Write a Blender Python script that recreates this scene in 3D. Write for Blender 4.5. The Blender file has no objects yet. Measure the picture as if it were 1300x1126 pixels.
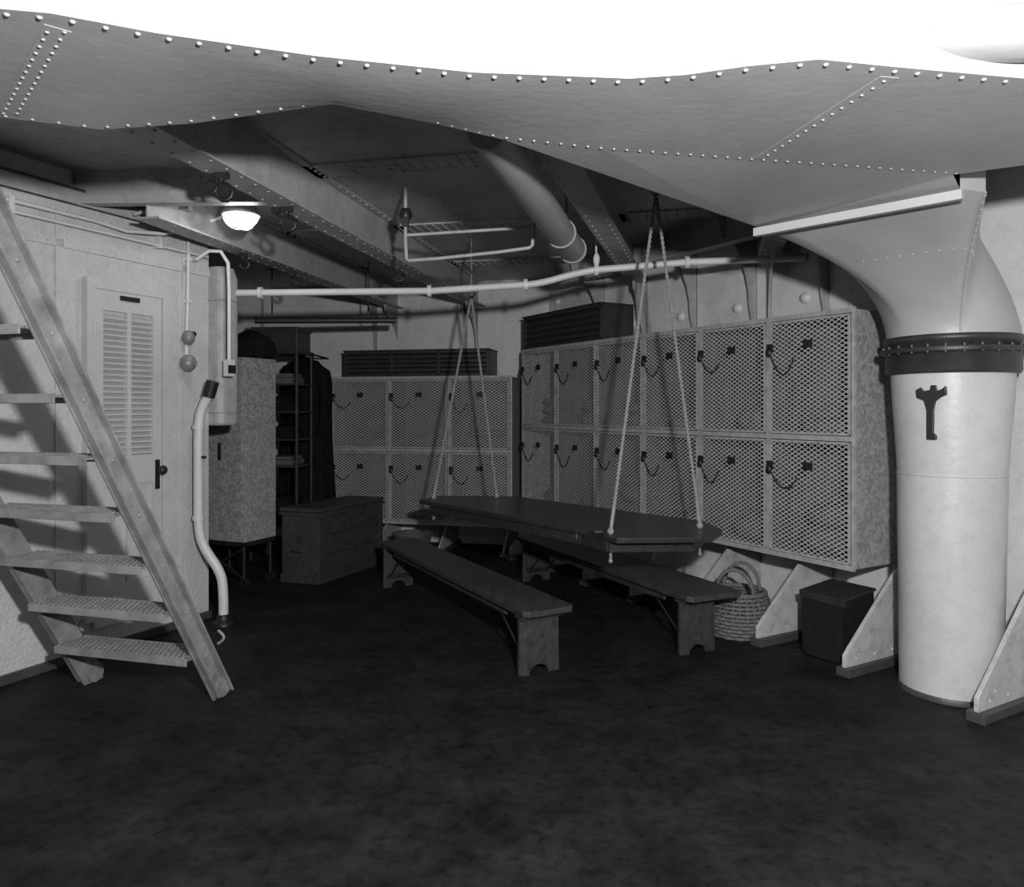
import bpy, bmesh, math, random
from mathutils import Vector, Matrix
random.seed(7)
sc = bpy.context.scene
V = Vector
CEIL = 3.0

# ------------------------------------------------------------------ materials
def mat(name, c, rough=.6, var=.12, scale=6, bump=.0, bscale=60, metal=0.0, kind='noise', emis=0, spec=.5, grime=0):
    m = bpy.data.materials.new(name); m.use_nodes = True
    nt = m.node_tree; N = nt.nodes; L = nt.links
    b = N['Principled BSDF']
    b.inputs['Roughness'].default_value = rough
    b.inputs['Metallic'].default_value = metal
    b.inputs['Specular IOR Level'].default_value = spec
    tc = N.new('ShaderNodeTexCoord')
    if kind == 'wood':
        mp = N.new('ShaderNodeMapping')
        L.new(tc.outputs['Object'], mp.inputs['Vector'])
        mp.inputs['Rotation'].default_value = (0, 0, math.radians(-30))
        mp.inputs['Scale'].default_value = (14, 1.6, 10)
        t = N.new('ShaderNodeTexNoise'); t.inputs['Scale'].default_value = 2.2; t.inputs['Detail'].default_value = 9
        t.inputs['Roughness'].default_value = .65
        L.new(mp.outputs[0], t.inputs['Vector']); fac = t.outputs['Fac']
    elif kind == 'spangle':
        t = N.new('ShaderNodeTexVoronoi'); t.inputs['Scale'].default_value = scale
        L.new(tc.outputs['Object'], t.inputs['Vector'])
        sp = N.new('ShaderNodeSeparateColor'); L.new(t.outputs['Color'], sp.inputs[0]); fac = sp.outputs[0]
    else:
        t = N.new('ShaderNodeTexNoise'); t.inputs['Scale'].default_value = scale; t.inputs['Detail'].default_value = 9
        t.inputs['Roughness'].default_value = .70 if kind == 'floor' else .62
        L.new(tc.outputs['Object'], t.inputs['Vector']); fac = t.outputs['Fac']
    r = N.new('ShaderNodeValToRGB')
    lo = c*(1-var); hi = min(1, c*(1+var))
    r.color_ramp.elements[0].position = .3; r.color_ramp.elements[0].color = (lo, lo, lo, 1)
    r.color_ramp.elements[1].position = .7; r.color_ramp.elements[1].color = (hi, hi, hi, 1)
    L.new(fac, r.inputs[0]); col = r.outputs[0]
    if grime:      # irregular worn / dirty patches over the base paint
        n3 = N.new('ShaderNodeTexNoise'); n3.inputs['Scale'].default_value = 11 if kind != 'floor' else 16
        n3.inputs['Detail'].default_value = 10; n3.inputs['Roughness'].default_value = .75
        L.new(tc.outputs['Object'], n3.inputs['Vector'])
        r3 = N.new('ShaderNodeValToRGB')
        r3.color_ramp.elements[0].position = .33; r3.color_ramp.elements[0].color = (1-grime,)*3+(1,)
        r3.color_ramp.elements[1].position = .52; r3.color_ramp.elements[1].color = (1, 1, 1, 1)
        L.new(n3.outputs['Fac'], r3.inputs[0])
        mx = N.new('ShaderNodeMix'); mx.data_type = 'RGBA'; mx.blend_type = 'MULTIPLY'; mx.inputs[0].default_value = 1
        L.new(col, mx.inputs[6]); L.new(r3.outputs[0], mx.inputs[7]); col = mx.outputs[2]
    L.new(col, b.inputs['Base Color'])
    if bump > 0:
        n2 = N.new('ShaderNodeTexNoise'); n2.inputs['Scale'].default_value = bscale; n2.inputs['Detail'].default_value = 4
        L.new(tc.outputs['Object'], n2.inputs['Vector'])
        bp = N.new('ShaderNodeBump'); bp.inputs['Strength'].default_value = bump; bp.inputs['Distance'].default_value = .01
        L.new(n2.outputs['Fac'], bp.inputs['Height']); L.new(bp.outputs[0], b.inputs['Normal'])
    if emis:
        b.inputs['Emission Color'].default_value = (1, 1, 1, 1); b.inputs['Emission Strength'].default_value = emis
    return m

white = mat('white_enamel', .60, .45, .07, 3, .25, 45)
trunkp = mat('trunk_enamel', .48, .42, .07, 3, .2, 30, grime=.12)
brackp = mat('bracket_enamel', .44, .5, .14, 6, .25, 45, grime=.35)
wallp = mat('wall_paint_cork', .50, .6, .08, 3, .8, 55, grime=.12)
doorp = mat('door_paint', .50, .5, .06, 3, .2, 60, grime=.08)
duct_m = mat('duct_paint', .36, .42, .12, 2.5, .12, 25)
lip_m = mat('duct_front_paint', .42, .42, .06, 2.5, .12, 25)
riv_m = mat('rivet_paint', .40, .4, .05, 2.5)
ceil_m = mat('ceiling_paint', .38, .5, .25, 2.0, .2, 40, grime=.35)
beam_m = mat('beam_paint', .36, .5, .15, 3, .2, 40, grime=.25)
pipe_d = mat('large_pipe_paint', .28, .45, .12, 3, .1, 40)
hull_m = mat('hull_paint', .58, .5, .12, 2, .2, 30, grime=.15)
floor_m = mat('floor_linoleum', .014, .62, .7, 3.0, .35, 22, spec=.15, kind='floor', grime=.7)
black = mat('black_iron', .012, .45, .3, 20, .1, 80)
darkm = mat('dark_paint', .028, .45, .3, 10, .1, 60)
galv = mat('galvanized_sheet', .29, .5, .2, 55, .1, 60, kind='spangle', grime=.2)
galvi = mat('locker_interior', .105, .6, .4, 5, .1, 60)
meshm = mat('locker_mesh_steel', .44, .40, .12, 20)
framem = mat('locker_frame_steel', .34, .42, .2, 20, grime=.25)
woodd = mat('dark_table_wood', .022, .32, .45, kind='wood', bump=.15, bscale=40)
woodb = mat('bench_wood', .038, .42, .5, kind='wood', bump=.2, bscale=40)
woodc = mat('chest_wood', .036, .55, .45, kind='wood', bump=.3, bscale=40)
tread = mat('tread_steel', .20, .4, .45, 60, .9, 140)
steel = mat('stringer_steel', .22, .32, .3, 8, .2, 60, grime=.3)
rope_m = mat('hemp_rope', .26, .8, .3, 90, .5, 200)
wick = mat('wicker', .12, .7, .4, 60, .4, 120)
cloth = mat('dark_cloth', .010, .95, .4, 8, .3, 90, spec=.1)
canvas = mat('grey_canvas', .09, .95, .3, 8, .3, 90)
glass = mat('lamp_glass', .9, .2, .02, 5, emis=34)
basem = mat('baseboard_dark', .05, .5, .3, 6, .2, 50)

# ------------------------------------------------------------------ builder
class B:
    def __init__(s, name, mats):
        s.name = name; s.mats = mats; s.v = []; s.f = []; s.mi = []; s.sm = []; s.T = Matrix.Identity(4)
    def raw(s, vs, fs, mi=0, sm=False):
        o = len(s.v)
        s.v += [tuple(s.T @ V(p)) for p in vs]
        s.f += [tuple(i+o for i in f) for f in fs]
        s.mi += [mi]*len(fs); s.sm += [sm]*len(fs)
    def box(s, x0, x1, y0, y1, z0, z1, mi=0):
        vs = [(x, y, z) for z in (z0, z1) for y in (y0, y1) for x in (x0, x1)]
        s.raw(vs, [(0, 1, 3, 2), (4, 6, 7, 5), (0, 4, 5, 1), (2, 3, 7, 6), (0, 2, 6, 4), (1, 5, 7, 3)], mi)
    def prism(s, poly, vec, mi=0):
        n = len(poly); vec = V(vec)
        vs = [V(p) for p in poly] + [V(p)+vec for p in poly]
        fs = [tuple(range(n)), tuple(range(2*n-1, n-1, -1))] + [(i, (i+1) % n, n+(i+1) % n, n+i) for i in range(n)]
        s.raw(vs, fs, mi)
    def beam(s, a, b, w, h, mi=0):
        a = V(a); b = V(b); d = (b-a).normalized()
        up = V((0, 0, 1)) if abs(d.z) < .95 else V((0, 1, 0))
        x = d.cross(up).normalized(); y = x.cross(d)
        s.prism([a+x*w/2+y*h/2, a-x*w/2+y*h/2, a-x*w/2-y*h/2, a+x*w/2-y*h/2], b-a, mi)
    def tube(s, pts, r, mi=0, n=8, closed=False):
        pts = [V(p) for p in pts]; k = len(pts)
        rs = r if isinstance(r, (list, tuple)) else [r]*k
        vs = []; u = None
        for i in range(k):
            if closed: d = pts[(i+1) % k]-pts[i-1]
            else: d = pts[min(i+1, k-1)]-pts[max(i-1, 0)]
            d.normalize()
            if u is None:
                u = d.cross(V((0, 0, 1)) if abs(d.z) < .9 else V((1, 0, 0))).normalized()
            else:
                u = (u-d*u.dot(d)).normalized()
            w = d.cross(u)
            for j in range(n):
                a = 2*math.pi*j/n
                vs.append(pts[i]+(u*math.cos(a)+w*math.sin(a))*rs[i])
        fs = []
        for i in range(k if closed else k-1):
            for j in range(n):
                a = i*n+j; b = i*n+(j+1) % n; i2 = (i+1) % k
                fs.append((a, b, i2*n+(j+1) % n, i2*n+j))
        s.raw(vs, fs, mi, True)
        if not closed:
            s.raw(vs[:n], [tuple(range(n))], mi); s.raw(vs[-n:], [tuple(range(n))], mi)
    def lathe(s, prof, c, mi=0, n=32, shift=None, cap=True):
        vs = []
        for i, (r, z) in enumerate(prof):
            cx, cy = c if shift is None else shift(z)
            for j in range(n):
                a = 2*math.pi*j/n; vs.append((cx+r*math.cos(a), cy+r*math.sin(a), z))
        fs = [(i*n+j, i*n+(j+1) % n, (i+1)*n+(j+1) % n, (i+1)*n+j) for i in range(len(prof)-1) for j in range(n)]
        s.raw(vs, fs, mi, True)
        if cap:
            s.raw(vs[:n], [tuple(range(n))], mi); s.raw(vs[-n:], [tuple(range(n))], mi)
    def ell(s, c, rx, ry, rz, mi=0, n=16, k=10, z0=-1, z1=1):
        vs = []; a0 = math.asin(z0); a1 = math.asin(z1)
        for i in range(k+1):
            a = a0+(a1-a0)*i/k
            for j in range(n):
                b = 2*math.pi*j/n
                vs.append((c[0]+rx*math.cos(a)*math.cos(b), c[1]+ry*math.cos(a)*math.sin(b), c[2]+rz*math.sin(a)))
        s.raw(vs, [(i*n+j, i*n+(j+1) % n, (i+1)*n+(j+1) % n, (i+1)*n+j) for i in range(k) for j in range(n)], mi, True)
    def rivet(s, p, nrm, r=.011, mi=0, n=7):
        p = V(p); nrm = V(nrm).normalized()
        u = nrm.orthogonal().normalized(); w = nrm.cross(u); vs = []
        for rr, h in ((1, 0), (.75, .5)):
            for j in range(n):
                a = 2*math.pi*j/n; vs.append(p+(u*math.cos(a)+w*math.sin(a))*r*rr+nrm*r*h)
        vs.append(p+nrm*r*.75)
        fs = [(j, (j+1) % n, n+(j+1) % n, n+j) for j in range(n)]+[(n+j, n+(j+1) % n, 2*n) for j in range(n)]
        s.raw(vs, fs, mi, True)
    def rivets(s, pts, nrm, step=.07, r=.011, mi=0):
        pts = [V(p) for p in pts]; carry = step/2
        for a, b in zip(pts, pts[1:]):
            l = (b-a).length; t = carry
            while t < l:
                s.rivet(a+(b-a)*t/l, nrm, r, mi); t += step
            carry = t-l
    def build(s, bevel=0):
        me = bpy.data.meshes.new(s.name); me.from_pydata(s.v, [], s.f)
        for m in s.mats: me.materials.append(m)
        me.polygons.foreach_set('material_index', s.mi); me.polygons.foreach_set('use_smooth', s.sm)
        bm = bmesh.new(); bm.from_mesh(me)
        bmesh.ops.recalc_face_normals(bm, faces=bm.faces[:]); bm.to_mesh(me); bm.free()
        o = bpy.data.objects.new(s.name, me); sc.collection.objects.link(o)
        if bevel:
            b = o.modifiers.new('bevel', 'BEVEL'); b.width = bevel; b.segments = 2; b.limit_method = 'ANGLE'
        return o

def frame(o, x, y):
    M = Matrix.Identity(4)
    x = V((x[0], x[1], 0)).normalized(); y = V((y[0], y[1], 0)).normalized()
    for i in range(3):
        M[i][0] = x[i]; M[i][1] = y[i]; M[i][2] = (0, 0, 1)[i]
    M[0][3], M[1][3] = o[0], o[1]; M[2][3] = o[2] if len(o) > 2 else 0
    return M
def sm(pts, it=2):
    pts = [V(p) for p in pts]
    for _ in range(it):
        q = [pts[0]]
        for a, c in zip(pts, pts[1:]): q += [a.lerp(c, .25), a.lerp(c, .75)]
        pts = q+[pts[-1]]
    return pts

# directions in the deck plan
U = V((.409, .9126, 0)); NL = V((.9126, -.409, 0))       # along left bulkhead / into room
AD = V((-.502, .865, 0)); AN = V((-.865, -.502, 0))       # along diagonal bulkhead / into room
BD = V((-.976, .218, 0)); BN = V((-.218, -.976, 0))       # along ship side / into room
FL = frame((-2.86, 4.25), U, NL)
FA = frame((2.51, 4.85), AD, AN)
FB = frame((.415, 8.463), BD, BN)

# ------------------------------------------------------------------ shell
b = B('floor', [floor_m]); b.box(-5, 5, -.6, 10, -.1, 0); b.build()
b = B('ceiling', [ceil_m, ceil_m]); b.box(-5, 5, -.6, 10, CEIL, CEIL+.08)
for k in range(3):      # deck plate butt straps with rivets, running fore and aft
    y = 4.35+1.55*k
    b.T = frame((0, y, 0), (1, -.22), (.22, 1))
    b.box(-2.6, 2.2-.5*k, -.12, .12, CEIL-.012, CEIL)
    for d in (-.09, -.03, .03, .09):
        b.rivets([(-2.6, d, CEIL-.012), (2.2-.5*k, d, CEIL-.012)], (0, 0, -1), .075, .012)
b.T = Matrix.Identity(4)
b.build()

b = B('wall_left', [wallp]); b.T = FL
b.box(-4.8, 1.49, -.1, 0, 0, CEIL)
b.box(1.41, 1.49, -1.6, -.1, 0, CEIL)
for t in (.30, 1.24): b.box(t, t+.05, 0, .012, .16, CEIL-.25)
b.box(-4.8, 1.49, 0, .012, 2.52, 2.57)
b.rivets([(-2.5, .012, 2.545), (1.49, .012, 2.545)], (0, 1, 0), .09, .008)
b.build()
b = B('baseboard_left', [basem]); b.T = FL; b.box(-4.8, 1.49, 0, .03, 0, .05); b.build()
b = B('wall_right', [hull_m]); b.T = FA
b.box(-4.6, 4.17, -.1, 0, 0, CEIL)
for x in (-1.75, -1.1, -.45, .3):
    for d in (0, .08): b.rivets([(x+d, 0, .6), (x+d, 0, CEIL-.1)], (0, 1, 0), .1, .014)
for i in range(6):
    for z in (2.35, 2.72): b.rivet((.75+.65*i, 0, z), (0, 1, 0), .045, 0, 14)
b.build()
b = B('wall_back', [hull_m]); b.T = FB
b.box(0, 4.6, -.1, 0, 0, CEIL)
for x in (.25, .85, 1.5, 2.15, 2.8): b.rivets([(x, 0, 1.9), (x, 0, CEIL-.1)], (0, 1, 0), .1, .014)
b.build()
b = B('baseboard_right', [basem]); b.T = FA; b.box(-4.6, 4.1, 0, .04, 0, .06); b.build()

# trim along top of left bulkhead + pipes
b = B('trim_1', [beam_m]); b.T = FL
b.box(-4.8, 1.49, 0, .09, 2.86, 2.88); b.box(-4.8, 1.49, .078, .09, 2.78, 2.88); b.build()
b = B('conduit_pipe', [white]); b.T = FL
b.tube([(-3.5, .035, 2.72), (.55, .035, 2.72), (.75, .05, 2.70), (1.0, .1, 2.73), (1.25, .3, 2.86), (1.25, .5, 2.9)], .013)
b.tube([(-3.5, .035, 2.66), (1.45, .035, 2.66)], .011)
for x in (-1, 0, 1): b.box(x, x+.03, 0, .055, 2.64, 2.74)
b.build()

# ------------------------------------------------------------------ beams
def ceiling_beam(x0, y0, ya, yb, depth=.28, s=.21):
    b = B('ceiling_beam', [beam_m])
    o = V((x0+s*(ya-y0), ya, 0)); d = V((s, 1, 0)); L = (yb-ya)*math.hypot(1, s)
    b.T = frame(o, d, (-1, s))
    zb = CEIL-depth
    b.box(0, L, -.006, .006, zb, CEIL); b.box(0, L, -.085, .085, zb-.012, zb)
    b.box(0, L, -.07, .07, CEIL-.012, CEIL)
    for dd in (-.055, .055):
        b.rivets([(0, dd, zb-.012), (L, dd, zb-.012)], (0, 0, -1), .13, .009)
        b.rivets([(0, dd, CEIL-.012), (L, dd, CEIL-.012)], (0, 0, -1), .11, .011)
    kn = [(L, 0, zb), (L-.5, 0, zb)]
    for i in range(9):
        a = i/8*math.pi/2
        kn.append((L-.06-.4*(1-math.sin(a)), 0, zb-.1-.4*(1-math.cos(a))))
    kn += [(L, 0, zb-.62)]
    b.prism([V(p)+V((0, -.006, 0)) for p in kn], (0, .012, 0))
    b.tube([V(p) for p in kn[1:-1]], .014, n=6)
    return b.build()
ceiling_beam(-1.90, 6.2, 4.62, 8.95)
ceiling_beam(-.78, 6.8, 2.72, 8.64)
ceiling_beam(.62, 5.0, 3.35, 7.15, s=.27)
ceiling_beam(1.75, 5.0, 4.9, 5.75, s=.27)
# hatch coaming over the ladder
b = B('hatch_coaming', [beam_m])
b.T = frame((-2.66, 4.62), (1, -.03), (.03, 1))
b.box(0, 1.38, -.008, .008, 2.80, CEIL); b.box(0, 1.38, -.04, .04, 2.79, 2.80)
b.rivets([(0, -.01, 2.95), (1.38, -.01, 2.95)], (0, -1, 0), .09, .009)
b.build()
b = B('ceiling_girder', [beam_m])
b.T = frame((1.9, 5.25), AD, AN)
b.box(.2, 2.9, -.006, .006, 2.8, CEIL); b.box(.2, 2.9, -.05, .05, 2.79, 2.8)
b.rivets([(.25, -.03, 2.79), (2.9, -.03, 2.79)], (0, 0, -1), .09, .009)
b.build()

# frame knees on the diagonal bulkhead above the lockers
for i, x in enumerate((.55, 1.2, 1.85, 2.5, 3.15)):
    b = B('frame_knee', [beam_m]); b.T = FA
    pts = [(x, 0, CEIL), (x, .42, CEIL)]
    for k in range(7):
        a = k/6*math.pi/2
        pts.append((x, .08+.30*(1-math.sin(a)), CEIL-.06-.5*(1-math.cos(a))-.1))
    pts += [(x, .05, 2.2), (x, 0, 2.2)]
    b.prism(pts, (.012, 0, 0)); b.box(x, x+.06, 0, .01, 2.2, CEIL)
    b.rivets([(x+.04, .01, 2.25), (x+.04, .01, CEIL-.05)], (0, 1, 0), .08, .01)
    b.build()
for x in (.95, 2.05):
    b = B('frame_knee', [beam_m]); b.T = FB
    pts = [(x, 0, CEIL), (x, .5, CEIL)]
    for k in range(7):
        a = k/6*math.pi/2
        pts.append((x, .08+.38*(1-math.sin(a)), CEIL-.16-.5*(1-math.cos(a))))
    pts += [(x, .05, 2.0), (x, 0, 2.0)]
    b.prism(pts, (.012, 0, 0)); b.build()

# ------------------------------------------------------------------ floor knee brackets
for i in range(8):
    s = -.72 if i == 0 else .02+.645*(i-1)
    b = B('floor_bracket', [brackp, basem])
    b.T = frame(V((1.926, 4.35, 0))+AD*s, -AN, AD)
    top = .56 if i > 0 else .80
    reach = .75
    poly = [(0, 0, .05), (0, 0, .12), (.03, 0, .15), (top*.9-.02, 0, top), (reach, 0, top), (reach, 0, .05)]
    b.prism([V(p)+V((0, -.012, 0)) for p in poly], (0, .024, 0), 0)
    b.box(-.01, reach, -.045, .045, 0, .05, 1)
    if i < 4:
        for q in range(4): b.rivet((.1+.17*q, -.012, .09), (0, -1, 0), .010)
        for q in range(4): b.rivet((.15+.14*q, -.012, .13+.12*q), (0, -1, 0), .008)
    b.build(.003)

# ------------------------------------------------------------------ lockers
def locker_bank(fr_, cols, w, h, z0, depth, mesh_a=.05, mesh_b=.03):
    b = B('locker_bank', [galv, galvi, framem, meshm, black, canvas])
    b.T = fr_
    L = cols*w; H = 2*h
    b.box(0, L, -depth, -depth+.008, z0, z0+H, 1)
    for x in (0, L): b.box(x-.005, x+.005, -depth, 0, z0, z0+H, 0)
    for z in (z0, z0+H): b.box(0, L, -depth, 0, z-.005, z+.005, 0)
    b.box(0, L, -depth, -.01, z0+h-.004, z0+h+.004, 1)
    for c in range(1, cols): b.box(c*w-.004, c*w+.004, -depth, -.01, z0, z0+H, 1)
    f = .016
    for z in (z0, z0+h, z0+H): b.box(-.005, L+.005, -.012, .006, z-f, z+f, 2)
    for c in range(cols+1): b.box(c*w-f*.8, c*w+f*.8, -.012, .007, z0, z0+H, 2)
    for c in range(cols+1):
        for r in range(2):
            for q in range(8): b.rivet((c*w, .007, z0+r*h+.05+q*(h-.1)/7), (0, 1, 0), .005, 2)
    m = mesh_b/mesh_a; sw = .0032
    for c in range(cols):
        for r in range(2):
            X0 = c*w+.022; X1 = (c+1)*w-.022; Z0 = z0+r*h+.025; Z1 = z0+(r+1)*h-.025
            W = X1-X0; Hh = Z1-Z0
            b.box(X0-.004, X0+.010, .004, .014, Z0, Z1, 2); b.box(X1-.010, X1+.004, .004, .014, Z0, Z1, 2)
            b.box(X0, X1, .004, .014, Z0-.004, Z0+.010, 2); b.box(X0, X1, .004, .014, Z1-.010, Z1+.004, 2)
            cc = -m*W+mesh_b/2
            while cc < Hh:
                x0 = max(0, -cc/m); x1 = min(W, (Hh-cc)/m)
                if x1-x0 > .01:
                    za = cc+m*x0; zb_ = cc+m*x1
                    for sgn in (0, 1):
                        zz0, zz1 = (za, zb_) if sgn == 0 else (Hh-za, Hh-zb_)
                        y = .008+.002*sgn
                        b.raw([(X0+x0, y, Z0+zz0-sw), (X0+x1, y, Z0+zz1-sw), (X0+x1, y, Z0+zz1+sw), (X0+x0, y, Z0+zz0+sw)], [(0, 1, 2, 3)], 3)
                cc += mesh_b
            gz = Z0
            for q in range(random.randint(1, 3)):
                hh = random.uniform(.08, .22); x0 = X0+random.uniform(.02, .12); x1 = X1-random.uniform(.02, .15)
                b.ell(((x0+x1)/2, -depth*.55, gz-.03+hh/2), (x1-x0)/2, depth*.33, hh/2, 5, 12, 6)
                gz += hh*.8
            xm = (X0+X1)/2; zc = Z1-.16
            b.box(xm-.04, xm+.03, .016, .02, zc-.025, zc+.025, 4)
            xl = X1-.005; zl = Z1-.17
            b.box(xl-.022, xl+.022, .012, .026, zl-.028, zl+.028, 4)
            b.ell((xl, .03, zl-.03), .022, .014, .032, 4, 10, 6)
            sp = .2 + random.uniform(-.02, .03); dr = .11+random.uniform(-.03, .03)
            ch = []
            for q in range(21):
                a = q/20
                ch.append((xl-sp*a, .022, zl-.03-dr*4*a*(1-a)*(1+.3*(a-.5))-.04*a))
            b.tube(ch, [.0035+.0025*(q % 2) for q in range(21)], 4, 5)
    return b.build()
FLA = frame((2.08, 4.6), AD, AN)
FLB = frame((-.01, 8.0), BD, BN)
locker_bank(FLA, 6, .653, .79, .57, .488)
locker_bank(FLB, 3, .685, .79, .30, .50)

def heater(fr_, x0, x1, z0, z1, d0, d1):
    b = B('louvered_ventilator_box', [darkm, black]); b.T = fr_
    b.box(x0, x1, -d1, -d0-.03, z0, z1, 0)
    b.box(x0, x1, -d0-.03, -d0, z0, z0+.03, 0); b.box(x0, x1, -d0-.03, -d0, z1-.03, z1, 0)
    n = 1 if x1-x0 < 1.5 else 3
    for i in range(n+1):
        x = x0+(x1-x0-.03)*i/n; b.box(x, x+.03, -d0-.03, -d0, z0, z1, 0)
    k = 5
    for i in range(k):
        z = z0+.05+(z1-z0-.09)*i/(k-1)
        b.prism([(x0, -d0-.03, z+.012), (x0, -d0+.006, z-.008), (x0, -d0+.006, z-.014), (x0, -d0-.03, z+.004)], (x1-x0, 0, 0), 0)
    b.box(x0-.01, x1+.01, -d1, -d0+.015, z1, z1+.012, 0)
    b.build(.002)
heater(FLA, 2.58, 3.94, 2.165, 2.50, .02, .40)
heater(FLB, .26, 1.93, 1.895, 2.18, .05, .45)

# ------------------------------------------------------------------ ventilation duct
ZD = 2.5
near = [(-1.75, 1.70), (-1.11, 1.82), (-.90, 1.916), (-.53, 2.04), (-.11, 2.14), (.34, 2.18), (.494, 2.156), (.656, 2.10), (.838, 2.06), (1.088, 2.11), (1.476, 2.18), (2.1, 2.25)]
far = [(-1.75, 2.44, 2.5), (-1.4, 2.58, 2.5), (-1.08, 2.54, 2.505), (-.6, 2.54, 2.57), (-.28, 2.64, 2.545), (-.03, 2.72, 2.515), (.35, 2.79, 2.5), (.65, 2.85, 2.5), (.94, 2.91, 2.5), (1.35, 2.99, 2.5), (1.797, 3.08, 2.5), (2.1, 2.9, 2.5)]
b = B('ventilation_duct', [duct_m, lip_m, riv_m])
vs = []
n = len(near)
K = 6
for i in range(n):
    a = V((near[i][0], near[i][1], ZD)); c = V(far[i])
    for k in range(K+1):
        t = k/K; p = a.lerp(c, t)
        if abs(c.z-ZD) > .001: p.z = ZD+(c.z-ZD)*t*t  # underside curves up mid-span, shaped so that stretch shades darker
        vs.append(p)
b.raw(vs, [(i*(K+1)+k, (i+1)*(K+1)+k, (i+1)*(K+1)+k+1, i*(K+1)+k+1) for i in range(n-1) for k in range(K)], 0, True)
fv = []
for x, y in near: fv += [(x, y, ZD), (x, y, 3.0)]
b.raw(fv, [(2*i, 2*i+2, 2*i+3, 2*i+1) for i in range(n-1)], 1, True)
fv = []
for x, y, z in far[:6]: fv += [(x, y, z), (x, y, 3.0)]
b.raw(fv, [(2*i, 2*i+2, 2*i+3, 2*i+1) for i in range(5)], 0, True)
b.raw([(near[0][0], near[0][1], ZD), (near[0][0], near[0][1], 3), (far[0][0], far[0][1], 3), far[0]], [(0, 1, 2, 3)], 0)
Pa = (1.27, 3.88, 2.475); Pb = (1.89, 3.19, 2.475)
b.raw(list(far[5:11])+[Pb, Pa], [tuple(range(8))], 0)
b.raw([far[5], Pa, (1.27, 3.88, 3), (-.03, 2.72, 3)], [(0, 1, 2, 3)], 0)
off = .025
b.rivets([(x, y+off, ZD) for x, y in near], (0, 0, -1), .072, .008, 2)
b.rivets([(x, y-off, z-.001) for x, y, z in far[:4]], (0, 0, -1), .075, .007, 2)
b.rivets([(x, y-off, z-.001) for x, y, z in far[4:11]], (0, 0, -1), .05, .006, 2)
for (p, q) in (((-1.135, 1.89, ZD), (-1.62, 2.44, ZD)), ((1.084, 2.17, ZD), (.95, 2.88, ZD))):
    b.beam(V(p)+V((0, 0, -.0003)), V(q)+V((0, 0, -.0003)), .06, .002, 0)
    for dx in ((-.022, .022) if p[0] < 0 else (0,)): b.rivets([V(p)+V((dx, 0, -.001)), V(q)+V((dx, 0, -.001))], (0, 0, -1), .05, .006, 2)
# throat: bell-mouth transition from rectangular duct to round trunk
C = V((2.43, 4.18)); topp = [(1.27, 3.88), (1.89, 3.19), (2.03, 3.24), (2.56, 4.16), (2.48, 4.55), (2.1, 4.72)]
def hit(a):
    d = V((math.cos(a), math.sin(a))); best = None
    for i in range(len(topp)):
        p = V(topp[i]); q = V(topp[(i+1) % len(topp)]); e = q-p
        den = d.x*e.y-d.y*e.x
        if abs(den) < 1e-9: continue
        t = ((p.x-C.x)*e.y-(p.y-C.y)*e.x)/den; s_ = ((p.x-C.x)*d.y-(p.y-C.y)*d.x)/den
        if t > 0 and -1e-6 <= s_ <= 1+1e-6 and (best is None or t > best): best = t
    return C+d*best
NA = 96; NS = 16; vs = []
angs = [2*math.pi*j/NA for j in range(NA)]
for p in topp:
    a = math.atan2(p[1]-C.y, p[0]-C.x) % (2*math.pi)
    j = min(range(NA), key=lambda k: abs(angs[k]-a)); angs[j] = a
tops = [hit(a) for a in angs]
for i in range(NS+1):
    s_ = i/NS; z = 1.93+(2.475-1.93)*s_
    for j in range(NA):
        dv = V((math.cos(angs[j]), math.sin(angs[j])))
        side = .5+.5*math.cos(angs[j]-math.radians(215))     # flare hard toward the duct, straight on the outboard side
        w = s_**(1.15+.95*side)
        p = (C+dv*.325).lerp(tops[j], w); vs.append((p.x, p.y, z))
b.raw(vs, [(i*NA+j, i*NA+(j+1) % NA, (i+1)*NA+(j+1) % NA, (i+1)*NA+j) for i in range(NS) for j in range(NA)], 0, True)
up = [(p[0], p[1], 2.475) for p in topp]; upt = [(p[0], p[1], 3.0) for p in topp]; m_ = len(topp)
b.raw(up+upt, [(i, (i+1) % m_, m_+(i+1) % m_, m_+i) for i in range(m_) if i != 0], 0)
a = math.atan2(topp[2][1]-C.y, topp[2][0]-C.x) % (2*math.pi); j = angs.index(a)
line = [V(vs[i*NA+j]) for i in range(NS+1)]
nrm = V((math.cos(a-.1), math.sin(a-.1), -.3))
b.rivets(line[8:], nrm, .05, .007, 2); b.tube(line, .005, 0, 5)
row = [V(vs[int(NS*.72)*NA+j]) for j in range(NA) if math.radians(200) < angs[j] < math.radians(258)]
b.rivets(row, (-.5, -.8, -.3), .06, .005, 2)
b.beam(V(Pa)+V((-.03, -.02, -.03)), V(Pb)+V((0, -.02, -.03)), .035, .04, 1)
b.ell((1.42, 2.12, 2.60), .26, .10, .07, 1, 20, 10)
b.build()

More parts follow.
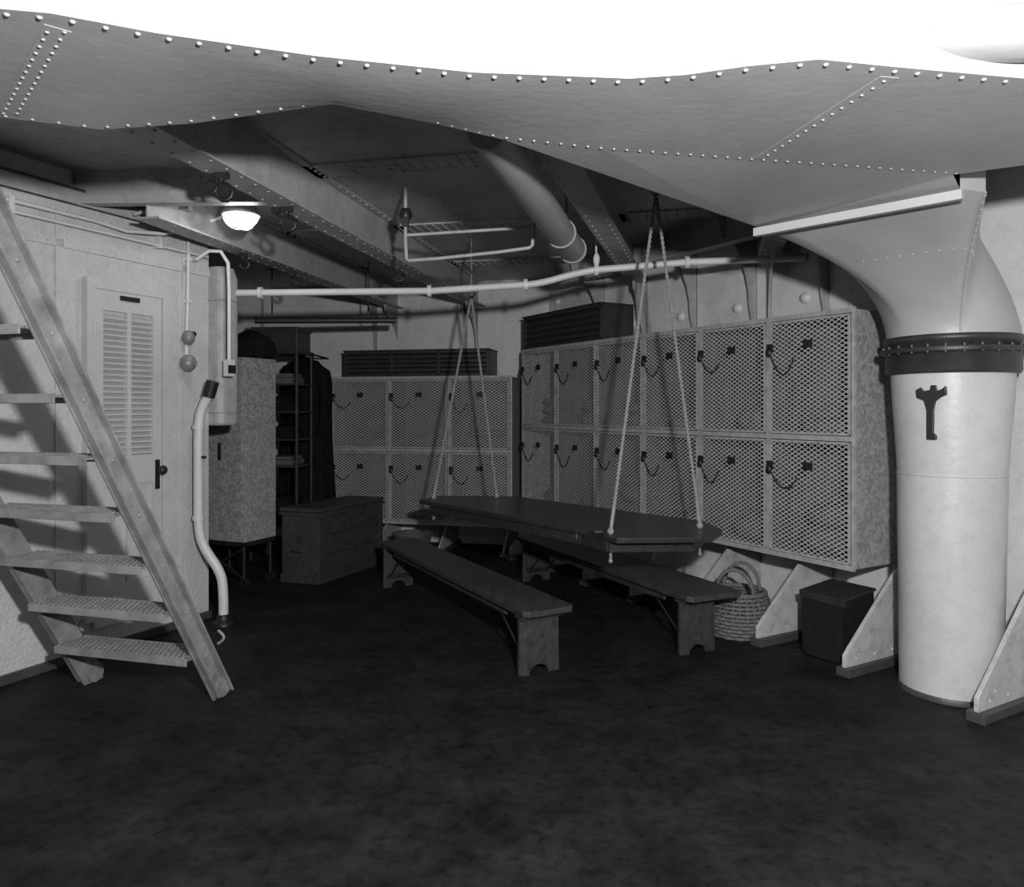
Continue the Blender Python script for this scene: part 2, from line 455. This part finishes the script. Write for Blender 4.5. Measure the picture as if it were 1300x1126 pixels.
# ------------------------------------------------------------------ round trunk (pillar)
b = B('ventilation_trunk_column', [trunkp, darkm, basem])
def shf(z): return (2.41+.02*min(1, z/1.9), 4.16+.02*z/1.9)
b.lathe([(.252, 0.03), (.257, .5), (.265, .9), (.269, 1.19)], None, 0, 48, shf)
b.lathe([(.267, 1.19), (.280, 1.4), (.296, 1.6), (.312, 1.93)], None, 0, 48, shf)
b.tube([(shf(1.19)[0]+.267*math.cos(t), shf(1.19)[1]+.267*math.sin(t), 1.19) for t in [math.pi*k/24 for k in range(48)]], .005, 0, 6, True)
b.lathe([(.258, 0), (.258, .02), (.252, .03)], (2.41, 4.16), 2, 48)
b.lathe([(.320, 1.735), (.330, 1.75), (.330, 1.90), (.340, 1.905), (.340, 1.935), (.32, 1.94)], (2.43, 4.18), 1, 48)
b.lathe([(.355, 1.845), (.358, 1.85), (.358, 1.868), (.355, 1.873)], (2.43, 4.18), 1, 48)
for j in range(26):
    a = 2*math.pi*j/26
    c_ = V((2.43+.345*math.cos(a), 4.18+.345*math.sin(a), 1.84)); b.lathe([(.012, c_.z), (.012, c_.z+.045)], (c_.x, c_.y), 1, 6)
b.build()
th = math.radians(221); R = .283
o = V((2.425+R*math.cos(th), 4.175+R*math.sin(th), 0))
b = B('spanner', [black]); b.T = frame(o, (-math.sin(th), math.cos(th)), (math.cos(th), math.sin(th)))
sh = [(-.07, 1.645), (-.045, 1.66), (-.03, 1.64), (.0, 1.645), (.005, 1.67), (.03, 1.67), (.035, 1.64), (.06, 1.65), (.075, 1.665), (.08, 1.62), (.05, 1.605), (.028, 1.585), (.018, 1.54), (.016, 1.42), (.03, 1.405), (.03, 1.385), (-.015, 1.385), (-.016, 1.54), (-.03, 1.59), (-.065, 1.605)]
b.prism([(x, .0, z) for x, z in sh], (0, .022, 0)); b.build(.002)

# ------------------------------------------------------------------ door
b = B('door_1', [doorp, doorp, black]); b.T = FL
D0, D1 = .527, 1.037
b.box(.475, D0, 0, .05, .22, 2.36); b.box(D1, 1.09, 0, .05, .22, 2.36); b.box(D0, D1, 0, .05, 2.30, 2.36); b.box(D0, D1, 0, .05, .17, .24)
b.box(D0+.004, D1-.004, .0, .006, .24, 2.30)
mid = (D0+D1)/2
for (xa, xb) in ((D0, D0+.07), (D1-.075, D1), (mid-.02, mid+.02)): b.box(xa+.004, xb-.004, .006, .040, .24, 2.30)
for (za, zb_) in ((2.17, 2.30), (1.05, 1.24), (.24, .42)): b.box(D0+.004, D1-.004, .006, .041, za, zb_)
for (xa, xb) in ((D0+.07, mid-.02), (mid+.02, D1-.075)):
    b.box(xa-.004, xb+.004, .006, .022, .42, 1.05)
    for i in range(25):
        z = 1.255+i*.0362
        b.prism([(xa-.004, .006, z+.026), (xa-.004, .040, z+.002), (xa-.004, .040, z-.006), (xa-.004, .006, z+.018)], (xb-xa+.008, 0, 0))
b.box(D1-.055, D1-.02, .040, .046, 1.0, 1.2, 2)
b.tube([(D1-.037, .04, 1.13), (D1-.037, .08, 1.13)], .012, 2); b.ell((D1-.037, .095, 1.13), .032, .025, .032, 2)
b.box(mid-.07, mid+.07, .03, .055, 2.245, 2.275, 2)
for z in (.5, 1.2, 2.0): b.tube([(D0, .052, z), (D0, .052, z+.09)], .009)
b.build()

# ------------------------------------------------------------------ electric fittings
b = B('light_switch', [white, steel, black]); b.T = FL
b.tube([(1.40, .03, 2.80), (1.36, .03, 2.84), (1.30, .03, 2.84), (1.275, .03, 2.76), (1.27, .03, 2.4), (1.26, .03, 2.08)], .012)
b.ell((1.26, .045, 2.05), .045, .045, .055, 1); b.tube([(1.26, .03, 2.0), (1.255, .03, 1.9)], .016)
b.ell((1.255, .05, 1.87), .058, .055, .062, 1); b.tube([(1.255, .08, 1.87), (1.255, .12, 1.87)], .02, 1)
b.ell((1.3, .05, 2.08), .025, .02, .02, 2)
for z in (2.3, 2.6): b.box(1.25, 1.29, 0, .045, z, z+.025)
b.build()
b = B('bulkhead_lamp', [beam_m, glass, steel])
lx, ly = -1.74, 4.86
b.lathe([(.075, 2.80), (.10, 2.81), (.10, 2.84), (.04, 2.87), (.04, 3.0)], (lx, ly), 0, 24)
b.lathe([(.118, 2.785), (.122, 2.79), (.122, 2.805), (.11, 2.81)], (lx, ly), 2, 24)
b.ell((lx, ly, 2.79), .105, .105, .085, 1, 24, 8, -1, 0)
for q in range(3):
    a = q*math.pi/3
    b.tube([(lx+.118*math.cos(a)*math.cos(t), ly+.118*math.sin(a)*math.cos(t), 2.79-.096*math.sin(t)) for t in [math.pi*i/12 for i in range(13)]], .0035, 2, 5)
b.tube([(lx-.04, ly, 2.88), (-2.0, 4.9, 2.88), (-2.15, 4.95, 2.88)], .012, 0)
b.box(-2.22, -2.1, 4.91, 4.99, 2.84, 2.94, 0)
b.tube([(-2.2, 4.95, 2.88), (-2.33, 4.9, 2.84), (-2.44, 4.88, 2.80)], .012, 0)
b.build()

# sheet-metal trunk fixed at the end of the left bulkhead
b = B('wall_ventilation_trunk', [beam_m]); b.T = frame((-2.215, 5.70), U, NL)
def rr(hx, hy, r):
    out = []
    for cx, cy, a0 in ((hx-r, hy-r, 0), (-hx+r, hy-r, 90), (-hx+r, -hy+r, 180), (hx-r, -hy+r, 270)):
        for k in range(5):
            a = math.radians(a0+k*22.5); out.append((cx+r*math.cos(a), cy+r*math.sin(a)))
    return out
lv = []
for z, k in ((1.42, .86), (1.425, .94), (1.44, 1.0), (2.52, 1.0), (2.60, .8)):
    lv.append([(x*k, y*k, z) for x, y in rr(.10, .125, .05)])
nn = 20
b.raw([p for l in lv for p in l], [(i*nn+j, i*nn+(j+1) % nn, (i+1)*nn+(j+1) % nn, (i+1)*nn+j) for i in range(4) for j in range(nn)], 0)
b.raw(lv[0], [tuple(range(nn))]); b.raw(lv[-1], [tuple(range(nn))])
for z in (1.52, 2.35):
    b.tube([(x*1.02, y*1.02, z) for x, y in rr(.10, .125, .05)], .006, 0, 5, True)
b.rivets([(.03, .126, 1.5), (.03, .126, 2.45)], (0, 1, 0), .06, .006)
b.build()
b = B('conduit_drop', [white, black])
b.T = FL
b.tube([(1.33, .05, 2.62), (1.36, .14, 2.68), (1.41, .20, 2.68), (1.45, .23, 2.60), (1.45, .24, 2.4), (1.45, .24, 1.9)], .014)
b.box(1.42, 1.48, .215, .265, 1.78, 1.9, 0); b.box(1.415, 1.485, .265, .27, 1.80, 1.86, 1)
b.box(1.32, 1.34, 0, .06, 2.61, 2.63)
b.build()

# standing steam pipe
b = B('standing_steam_pipe', [white, black])
pp = sm([(-2.06, 5.4, .0), (-2.06, 5.4, .25), (-2.08, 5.4, .38), (-2.2, 5.4, .55), (-2.24, 5.4, .68), (-2.24, 5.4, 1.0), (-2.24, 5.4, 1.46), (-2.21, 5.4, 1.56), (-2.15, 5.39, 1.66)])
b.tube(pp, .034, 0, 12)
b.tube([(-2.165, 5.392, 1.63), (-2.13, 5.385, 1.74)], .045, 1, 12)
b.lathe([(.07, 0), (.07, .025), (.045, .03), (.045, .08)], (-2.06, 5.4), 1, 16)
for z in (.75, 1.4): b.lathe([(.042, z), (.042, z+.03)], (-2.24, 5.4), 0, 16)
b.tube([(-2.24, 5.4, 1.2), (-2.18, 5.38, 1.2)], .01, 1)
b.build()

# horizontal pipe crossing the compartment
b = B('overhead_steam_pipe', [white])
pts = [(-2.10, 5.72, 2.42), (-.6, 5.68, 2.43), (.0, 5.62, 2.46), (.2, 5.60, 2.47), (.45, 5.59, 2.54), (.62, 5.58, 2.57), (1.27, 5.5, 2.61), (2.12, 5.48, 2.64)]
b.tube(pts[:2]+sm(pts[2:6], 2)+pts[6:], .026, 0, 12)
for i, (x, y, z) in enumerate(((-.62, 5.68, 2.43), (1.27, 5.5, 2.61), (.62, 5.578, 2.57), (-1.9, 5.715, 2.42), (.1, 5.61, 2.465))):
    b.tube([(x-.015, y, z), (x+.015, y, z)], .045, 0, 14)
b.tube([(.62, 5.57, 2.57), (.62, 5.57, 2.99)], .008, 0, 6); b.ell((.62, 5.55, 2.64), .025, .02, .05, 0)
b.tube([(1.95, 5.485, 2.63), (1.95, 5.485, 2.99)], .008, 0, 6)
b.build()

# big overhead pipe
b = B('large_overhead_pipe', [pipe_d])
a = V((-.10, 3.0, 2.66)); c = V((.42, 5.15, 2.62)); d = (c-a)
b.tube([a, c], .085, 0, 28)
for t in (.78, .985): b.tube([a+d*t-d*.006, a+d*t+d*.006], .094, 0, 28)
for t in (.3, .85): b.tube([a+d*t, V((a.x+d.x*t, a.y+d.y*t, 3.0))], .012)
b.build()

# hanging trapeze rack
b = B('pipe_hanger_rack', [beam_m, black])
b.tube(sm([(-.69, 4.9, 3.0), (-.69, 4.9, 2.52), (-.66, 4.9, 2.50), (.1, 4.85, 2.57), (.14, 4.85, 2.60), (.14, 4.85, 3.0)], 1), .012)
b.tube([(-.69, 4.9, 2.67), (.14, 4.85, 2.71)], .011)
b.lathe([(.04, 2.78), (.045, 2.80), (.03, 2.84)], (-.69, 4.9), 1, 12); b.box(-.71, -.67, 4.88, 4.92, 2.72, 2.78, 1)
b.build()

# hooks under the beams
def hook(x, y, z, s=1):
    b = B('ceiling_hook', [black])
    b.box(x-.03*s, x+.03*s, y-.012, y+.012, z-.03, z)
    pts = [(x, y, z), (x-.005*s, y, z-.05*s)]
    for i in range(9):
        a = math.radians(100-i*35); pts.append((x+.012*s+.034*s*math.cos(a), y, z-.085*s+.034*s*math.sin(a)))
    b.tube(pts, .011*s, 0, 6)
    b.build()
for k, y in enumerate((3.72, 4.35, 6.1)):
    xb = -.78+.21*(y-6.8)
    hook(xb, y, 2.708, 1.15)
    if k < 2: hook(xb-.07, y+.02, 2.708, .8)
hook(-2.01, 5.65, 2.708, 1.0); hook(-1.86, 6.4, 2.708, 1.0)

# ------------------------------------------------------------------ ladder
Wd = V((-.965, .263, 0)); Dd = V((-.263, -.965, 0)); R0 = V((-1.549, 4.13, 0))
b = B('ship_ladder', [steel, tread]); b.T = frame(R0, Dd, Wd)
sl = 1/1.685; Wl = .836; bw = .13
for y, o_ in ((0, -1), (Wl, 1)):
    b.prism([(0, y-.006, .0), (.035, y-.006, -.0), (bw, y-.006, .0), (bw+3*sl, y-.006, 3.0), (3*sl, y-.006, 3.0), (.01, y-.006, .06)], (0, .012, 0))
    for s0 in (0.012, bw-.0):
        b.beam((s0, y+o_*.02, .02), (s0+2.97*sl, y+o_*.02, 2.99), .045, .010)
    b.tube([(bw*.5+.0, y-.02, .055), (bw*.5, y+.02, .055)], .055, 0, 16)
    b.tube([(bw*.5+.05, y+o_*(.02+.035*math.sin(math.pi*i/10)), .30+.07*i/10) for i in range(11)], .008, 0, 6)
zt = .28
while zt < 2.85:
    s0 = zt*sl+bw/2
    b.box(s0-.10, s0+.10, .006, Wl-.006, zt-.012, zt, 1)
    b.box(s0-.105, s0-.095, .006, Wl-.006, zt-.035, zt+.004, 0); b.box(s0+.095, s0+.105, .006, Wl-.006, zt-.035, zt+.004, 0)
    if zt < 1.5:
        for i in range(26):
            for j in range(6):
                b.rivet((s0-.08+.032*j, .03+.031*i+(.015 if j % 2 else 0), zt-.001), (0, 0, 1), .0105, 0, 4)
    for y in (-.008, Wl+.008):
        for q in (-.035, .035): b.rivet((s0+q, y, zt-.02), (0, 1 if y > 0 else -1, 0), .012)
    zt += .265
b.build(.0015)

# ------------------------------------------------------------------ mess table
zt = .78
poly = [(-.783, 6.37), (.472, 4.77), (.62, 4.48), (1.188, 4.51), (1.335, 4.80), (1.31, 5.16), (.034, 6.60), (-.62, 6.66)]
b = B('mess_table', [woodd, woodb, black])
b.prism([(x, y, zt-.035) for x, y in poly], (0, 0, .035), 0)
ctr = V((.27, 5.55))
inn = [V(p).lerp(ctr, .10) for p in poly]
for i in range(len(inn)):
    p, q = inn[i], inn[(i+1) % len(inn)]
    b.beam((p.x, p.y, zt-.07), (q.x, q.y, zt-.07), .025, .075, 0)
for t in (.12, .5, .88):
    p = V((.87, 4.85)).lerp(V((-.35, 6.45)), t)
    b.beam((p.x-.33, p.y-.14, zt-.055), (p.x+.33, p.y+.14, zt-.055), .09, .04, 1)
b.box(.50, .56, 4.62, 4.70, zt, zt+.02, 0)
b.build(.006)

def rope_pair(apex, lows, up):
    b = B('table_hanging_rope', [rope_m, steel])
    apex = V(apex)
    for lo in lows:
        lo = V(lo); d = lo-apex; L = d.length; d.normalize()
        u = d.orthogonal().normalized(); w = d.cross(u)
        tip = V((lo.x, lo.y, zt-.16))
        nt = int(L/.06)
        for ph in (0, math.pi):
            pts = []
            for i in range(nt*6+1):
                a = i/6*2*math.pi/1.0+ph
                pts.append(apex+d*L*i/(nt*6)+(u*math.cos(a)+w*math.sin(a))*.006)
            b.tube(pts, .0066, 0, 5)
        b.tube([lo+V((0, 0, .01)), tip], .010, 1, 8)
        b.ell((tip.x, tip.y, tip.z), .015, .015, .015, 1, 8, 6)
        b.ell((lo.x, lo.y, lo.z), .022, .022, .022, 0, 10, 6)
        b.tube([lo, lo-d*.16], .012, 0, 8)
    b.tube([V((apex.x+.028*math.cos(a), apex.y, apex.z+.015+.028*math.sin(a))) for a in [i*math.pi/6 for i in range(12)]], .007, 1, 6, True)
    b.tube([apex+V((0, 0, .04)), V((apex.x, apex.y, up))], .009, 1, 6)
    b.build()
rope_pair((.905, 4.75, 2.90), [(.60, 4.60, .80), (1.20, 4.83, .80)], 3.0)
rope_pair((-.345, 6.42, 2.50), [(-.66, 6.38, .80), (-.13, 6.48, .80)], 3.0)

# ------------------------------------------------------------------ benches
def bench(o, adir, pdir, L, W, zt=.39, inset=.13, legw=.27, t=.035, yo=0):
    b = B('bench', [woodb, woodb, black]); b.T = frame(o, adir, pdir)
    ch = .03
    b.prism([(ch, 0, zt-t), (L-ch, 0, zt-t), (L, ch, zt-t), (L, W-ch, zt-t), (L-ch, W, zt-t), (ch, W, zt-t), (0, W-ch, zt-t), (0, ch, zt-t)], (0, 0, t), 0)
    b.box(.3, L-.3, .03, .05, zt-t-.05, zt-t, 0); b.box(.3, L-.3, W-.05, W-.03, zt-t-.05, zt-t, 0)
    y0 = (W-legw)/2+yo; y1 = y0+legw; ym = (y0+y1)/2
    for x, sg in ((inset, 1), (L-inset-.03, -1)):
        pl = [(x, y0, 0), (x, y0+.07, 0)]
        for i in range(9):
            a = math.pi*(1-i/8); pl.append((x, ym+(legw/2-.07)*math.cos(a), .055*math.sin(a)))
        pl += [(x, y1-.07, 0), (x, y1, 0), (x, y1-.005, zt-t), (x, y0+.005, zt-t)]
        b.prism(pl, (.03, 0, 0), 1)
        b.box(x-.03, x+.06, y0, y1, zt-t-.025, zt-t, 1)
        xe = x+.03 if sg > 0 else x
        for y in (y0+.05, y1-.05):
            b.tube([(xe+sg*.02, y, .10), (xe+sg*.36, y, zt-t-.01)], .008, 2, 6)
        b.box(min(xe, xe+sg*.03), max(xe, xe+sg*.03), y0+.03, y1-.03, .085, .115, 2)
        b.tube([(xe+sg*.33, y0+.03, zt-t-.02), (xe+sg*.33, y1-.03, zt-t-.02)], .008, 2, 6)
    b.build(.004)
bench((.075, 4.28), (-.47, .88), (.88, .47), 2.62, .34, inset=.08, yo=-.03)
bench((1.085, 4.62), (-.427, .904), (.904, .40), 2.48, .42, inset=.11, yo=-.06)

# ------------------------------------------------------------------ cabinet, chest and alcove gear
b = B('metal_cabinet', [galv, black, galv]); b.T = frame((-2.285, 6.45), U, (-.9126, .409))
b.box(0, .39, 0, .55, .40, 1.97, 0)
b.box(.0, .39, 0, .55, 1.97, 1.985, 0)
b.box(-.008, 0, .02, .53, .43, 1.94, 2)
b.box(-.02, -.008, .25, .28, 1.1, 1.25, 1)
for y in (.02, .50):
    for x in (.02, .34): b.tube([(x, y, .40), (x, y, .08)], .015, 1); b.tube([(x-.02, y, .045), (x+.02, y, .045)], .045, 1, 14)
b.box(0, .39, 0, .03, .36, .40, 1); b.box(0, .39, .52, .55, .36, .40, 1); b.box(0, .03, 0, .55, .36, .40, 1)
b.tube([(.0, .02, .10), (.0, .5, .34)], .012, 1); b.tube([(.0, .5, .10), (.0, .02, .34)], .012, 1)
b.build(.003)

b = B('wooden_chest', [woodc, darkm]); b.T = frame((-1.70, 6.64), U, (-.954, .30))
b.box(0, .98, 0, .37, .04, .60, 0); b.box(-.02, 1.0, -.02, .39, .60, .625, 0); b.box(-.012, .992, -.012, .382, .63, .665, 0)
b.box(-.01, .99, -.01, .38, 0, .07, 0)
for x in (.0, .93): b.box(x, x+.05, -.012, 0, .07, .60, 0)
for z in (.24, .42): b.box(.05, .93, -.004, .0, z, z+.012, 1)
for y in (.02, .30): b.box(-.012, 0, y, y+.05, .07, .60, 0)
b.box(-.02, -.01, .15, .21, .36, .42, 1)
b.tube([(-.02, .12, .33), (-.05, .13, .29), (-.05, .23, .29), (-.02, .24, .33)], .008, 1)
b.build(.004)

b = B('duffel_bag', [cloth])
vs = []; nn = 20
b.T = frame((-2.36, 6.80, 0), (-.9, .4), (.4, .9))
pr = [(0, 1.985), (.16, 1.99), (.2, 2.05), (.19, 2.13), (.13, 2.20), (.05, 2.24), (0, 2.25)]
for (r, z) in pr:
    for j in range(nn):
        a = 2*math.pi*j/nn; k = 1+.08*math.sin(3*a+z*9)+.05*math.sin(7*a)
        vs.append((r*1.25*k*math.cos(a), r*.75*k*math.sin(a), z))
b.raw(vs, [(i*nn+j, i*nn+(j+1) % nn, (i+1)*nn+(j+1) % nn, (i+1)*nn+j) for i in range(len(pr)-1) for j in range(nn)], 0, True)
b.build()

b = B('shelf_rack', [darkm, canvas, cloth])
RK = frame((-2.17, 7.62), (-1, .1), (.1, 1)); b.T = RK
for x in (0, .48):
    for y in (0, .4): b.box(x-.012, x+.012, y-.012, y+.012, 0, 2.12)
for z in (.35, .95, 1.22, 1.50, 1.78, 2.10): b.box(-.012, .492, -.015, .415, z, z+.018)
for z, hh, m_i in ((.97, .05, 1), (1.24, .07, 2), (1.52, .09, 2), (1.80, .06, 1), (.37, .16, 2)):
    b.box(.06, .42, .05, .36, z, z+hh, m_i); b.box(.08, .40, .06, .35, z+hh+.004, z+hh*1.7, m_i)
b.build(.003)
b = B('dark_crate', [darkm]); b.T = RK
b.box(0, .47, 0, .38, 2.12, 2.35); b.box(-.01, .48, -.01, .39, 2.33, 2.37); b.box(-.01, .48, -.01, 0, 2.14, 2.17)
b.build(.003)
b = B('hanging_rail', [darkm])
b.tube([(-2.5, 7.35, 2.40), (-1.15, 7.50, 2.42)], .030, 0, 12)
for t in (.12, .8):
    p = V((-2.5, 7.35, 2.40)).lerp(V((-1.15, 7.5, 2.42)), t); b.tube([p, (p.x, p.y, 3.0)], .008)
b.build()

# hanging coats beside the lockers
b = B('hanging_coat', [cloth])
nn = 40
for (cx, cy, k0, zs) in ((-2.20, 8.33, 1.05, 0.02), (-2.38, 8.62, 1.3, .08)):
    vs = []
    prof = [(.01, 2.06), (.07, 2.05), (.11, 2.0), (.20, 1.94), (.22, 1.8), (.2, 1.5), (.20, 1.2), (.21, .9), (.23, .55), (.225, .45)]
    for r, z in prof:
        for j in range(nn):
            a = 2*math.pi*j/nn; k = 1+(.12*math.sin(6*a+z)+.07*math.sin(11*a))*min(1, (2.06-z)*2)
            vs.append((cx+r*.9*k0*k*math.cos(a), cy+.62*r*k*math.sin(a), z+zs))
    b.raw(vs, [(i*nn+j, i*nn+(j+1) % nn, (i+1)*nn+(j+1) % nn, (i+1)*nn+j) for i in range(len(prof)-1) for j in range(nn)], 0, True)
    b.tube([(cx, cy, 2.05+zs), (cx, cy+.05, 2.12+zs), (cx, 9.05, 2.12+zs)], .01)
cx, cy = -2.20, 8.33
b.tube([(cx+.14, cy-.10, 1.92), (cx+.17, cy-.13, 1.6), (cx+.15, cy-.14, 1.25)], [.07, .062, .055], 0, 12)
b.tube([(cx-.14, cy-.08, 1.92), (cx-.17, cy-.12, 1.6), (cx-.16, cy-.14, 1.25)], [.07, .062, .055], 0, 12)
b.build()

b = B('wash_tub', [canvas, darkm])
b.lathe([(.15, 0), (.20, .26), (.215, .27), (.205, .275), (.19, .265), (.14, .03), (.01, .03)], (-1.02, 7.75), 0, 28, cap=False)
b.lathe([(.165, .05), (.17, .075)], (-1.02, 7.75), 1, 28, cap=False)
b.build()

for x in (.35, 1.05, 1.75):
    b = B('floor_bracket', [brackp, basem]); b.T = FB
    b.prism([(x, .7, .04), (x, .7, .08), (x, .42, .27), (x, 0, .27), (x, 0, .04)], (.02, 0, 0)); b.box(x-.03, x+.05, 0, .7, 0, .04, 1); b.build()

# ------------------------------------------------------------------ basket
b = B('wicker_basket', [wick])
bx, by = 1.555, 5.20
rows = 11
RB = lambda i: .160+.050*math.sin(math.pi*(.15+.75*i/rows))
for i in range(rows):
    z = .013+i*.0255; r = RB(i)
    b.tube([(bx+(r+.006*math.cos(14*a+math.pi*i))*math.cos(a), by+(r+.006*math.cos(14*a+math.pi*i))*math.sin(a), z) for a in [2*math.pi*j/84 for j in range(84)]], .0125, 0, 6, True)
for j in range(28):
    a = 2*math.pi*j/28
    b.tube([(bx+RB(i)*math.cos(a), by+RB(i)*math.sin(a), .013+i*.0255) for i in range(rows)], .007, 0, 5)
b.lathe([(.01, .008), (.165, .008), (.165, .016), (.01, .016)], (bx, by), 0, 32)
zr = .013+rows*.0255
for q in range(2):
    b.tube([(bx+(.175+.008*math.sin(20*a+q*math.pi))*math.cos(a), by+(.175+.008*math.sin(20*a+q*math.pi))*math.sin(a), zr+.008*math.cos(20*a+q*math.pi)) for a in [2*math.pi*j/100 for j in range(100)]], .012, 0, 6, True)
for sg in (-1, 1):
    c_ = V((bx, by, zr))+V((-.45, -.86, 0))*.11*sg
    b.tube([c_+V((.86, -.45, 0))*.125*math.cos(t)+V((0, 0, .17*math.sin(t)))+V((-.45, -.86, 0))*.03*sg*math.sin(t) for t in [math.pi*i/14 for i in range(15)]], .013, 0, 8)
b.build()

# ------------------------------------------------------------------ dark metal bin between brackets
b = B('metal_bin', [black, darkm]); b.T = frame(V((1.765, 4.627, 0))-AD*.055, AD, -AN)
b.box(-.15, .15, .13, .145, 0, .39, 0); b.box(-.15, .15, .405, .42, 0, .42, 0)
for x in (-.15, .135): b.prism([(x, .13, 0), (x, .42, 0), (x, .42, .42), (x, .13, .39)], (.015, 0, 0), 0)
b.box(-.15, .15, .13, .42, 0, .015, 0)
b.prism([(-.16, .115, .39), (-.16, .43, .425), (-.16, .43, .44), (-.16, .115, .405)], (.32, 0, 0), 1)
b.box(-.16, .16, .118, .13, .36, .39, 1)
b.build(.003)

# ------------------------------------------------------------------ light
ld = bpy.data.lights.new('flash_lamp', 'POINT'); ld.energy = 740; ld.shadow_soft_size = .07
lo = bpy.data.objects.new('flash_lamp', ld); lo.location = (.45, .05, 2.05); sc.collection.objects.link(lo)
w = bpy.data.worlds.new('World'); sc.world = w; w.use_nodes = True
w.node_tree.nodes['Background'].inputs[0].default_value = (1, 1, 1, 1)
w.node_tree.nodes['Background'].inputs[1].default_value = .02
sc.view_settings.view_transform = 'Standard'

# ------------------------------------------------------------------ camera
cd = bpy.data.cameras.new('camera'); cd.sensor_width = 36; cd.lens = 36*960/1300; cd.shift_y = -45/1300
co = bpy.data.objects.new('camera', cd); co.location = (0, 0, 1.55); co.rotation_euler = (math.pi/2, 0, 0)
sc.collection.objects.link(co); sc.camera = co
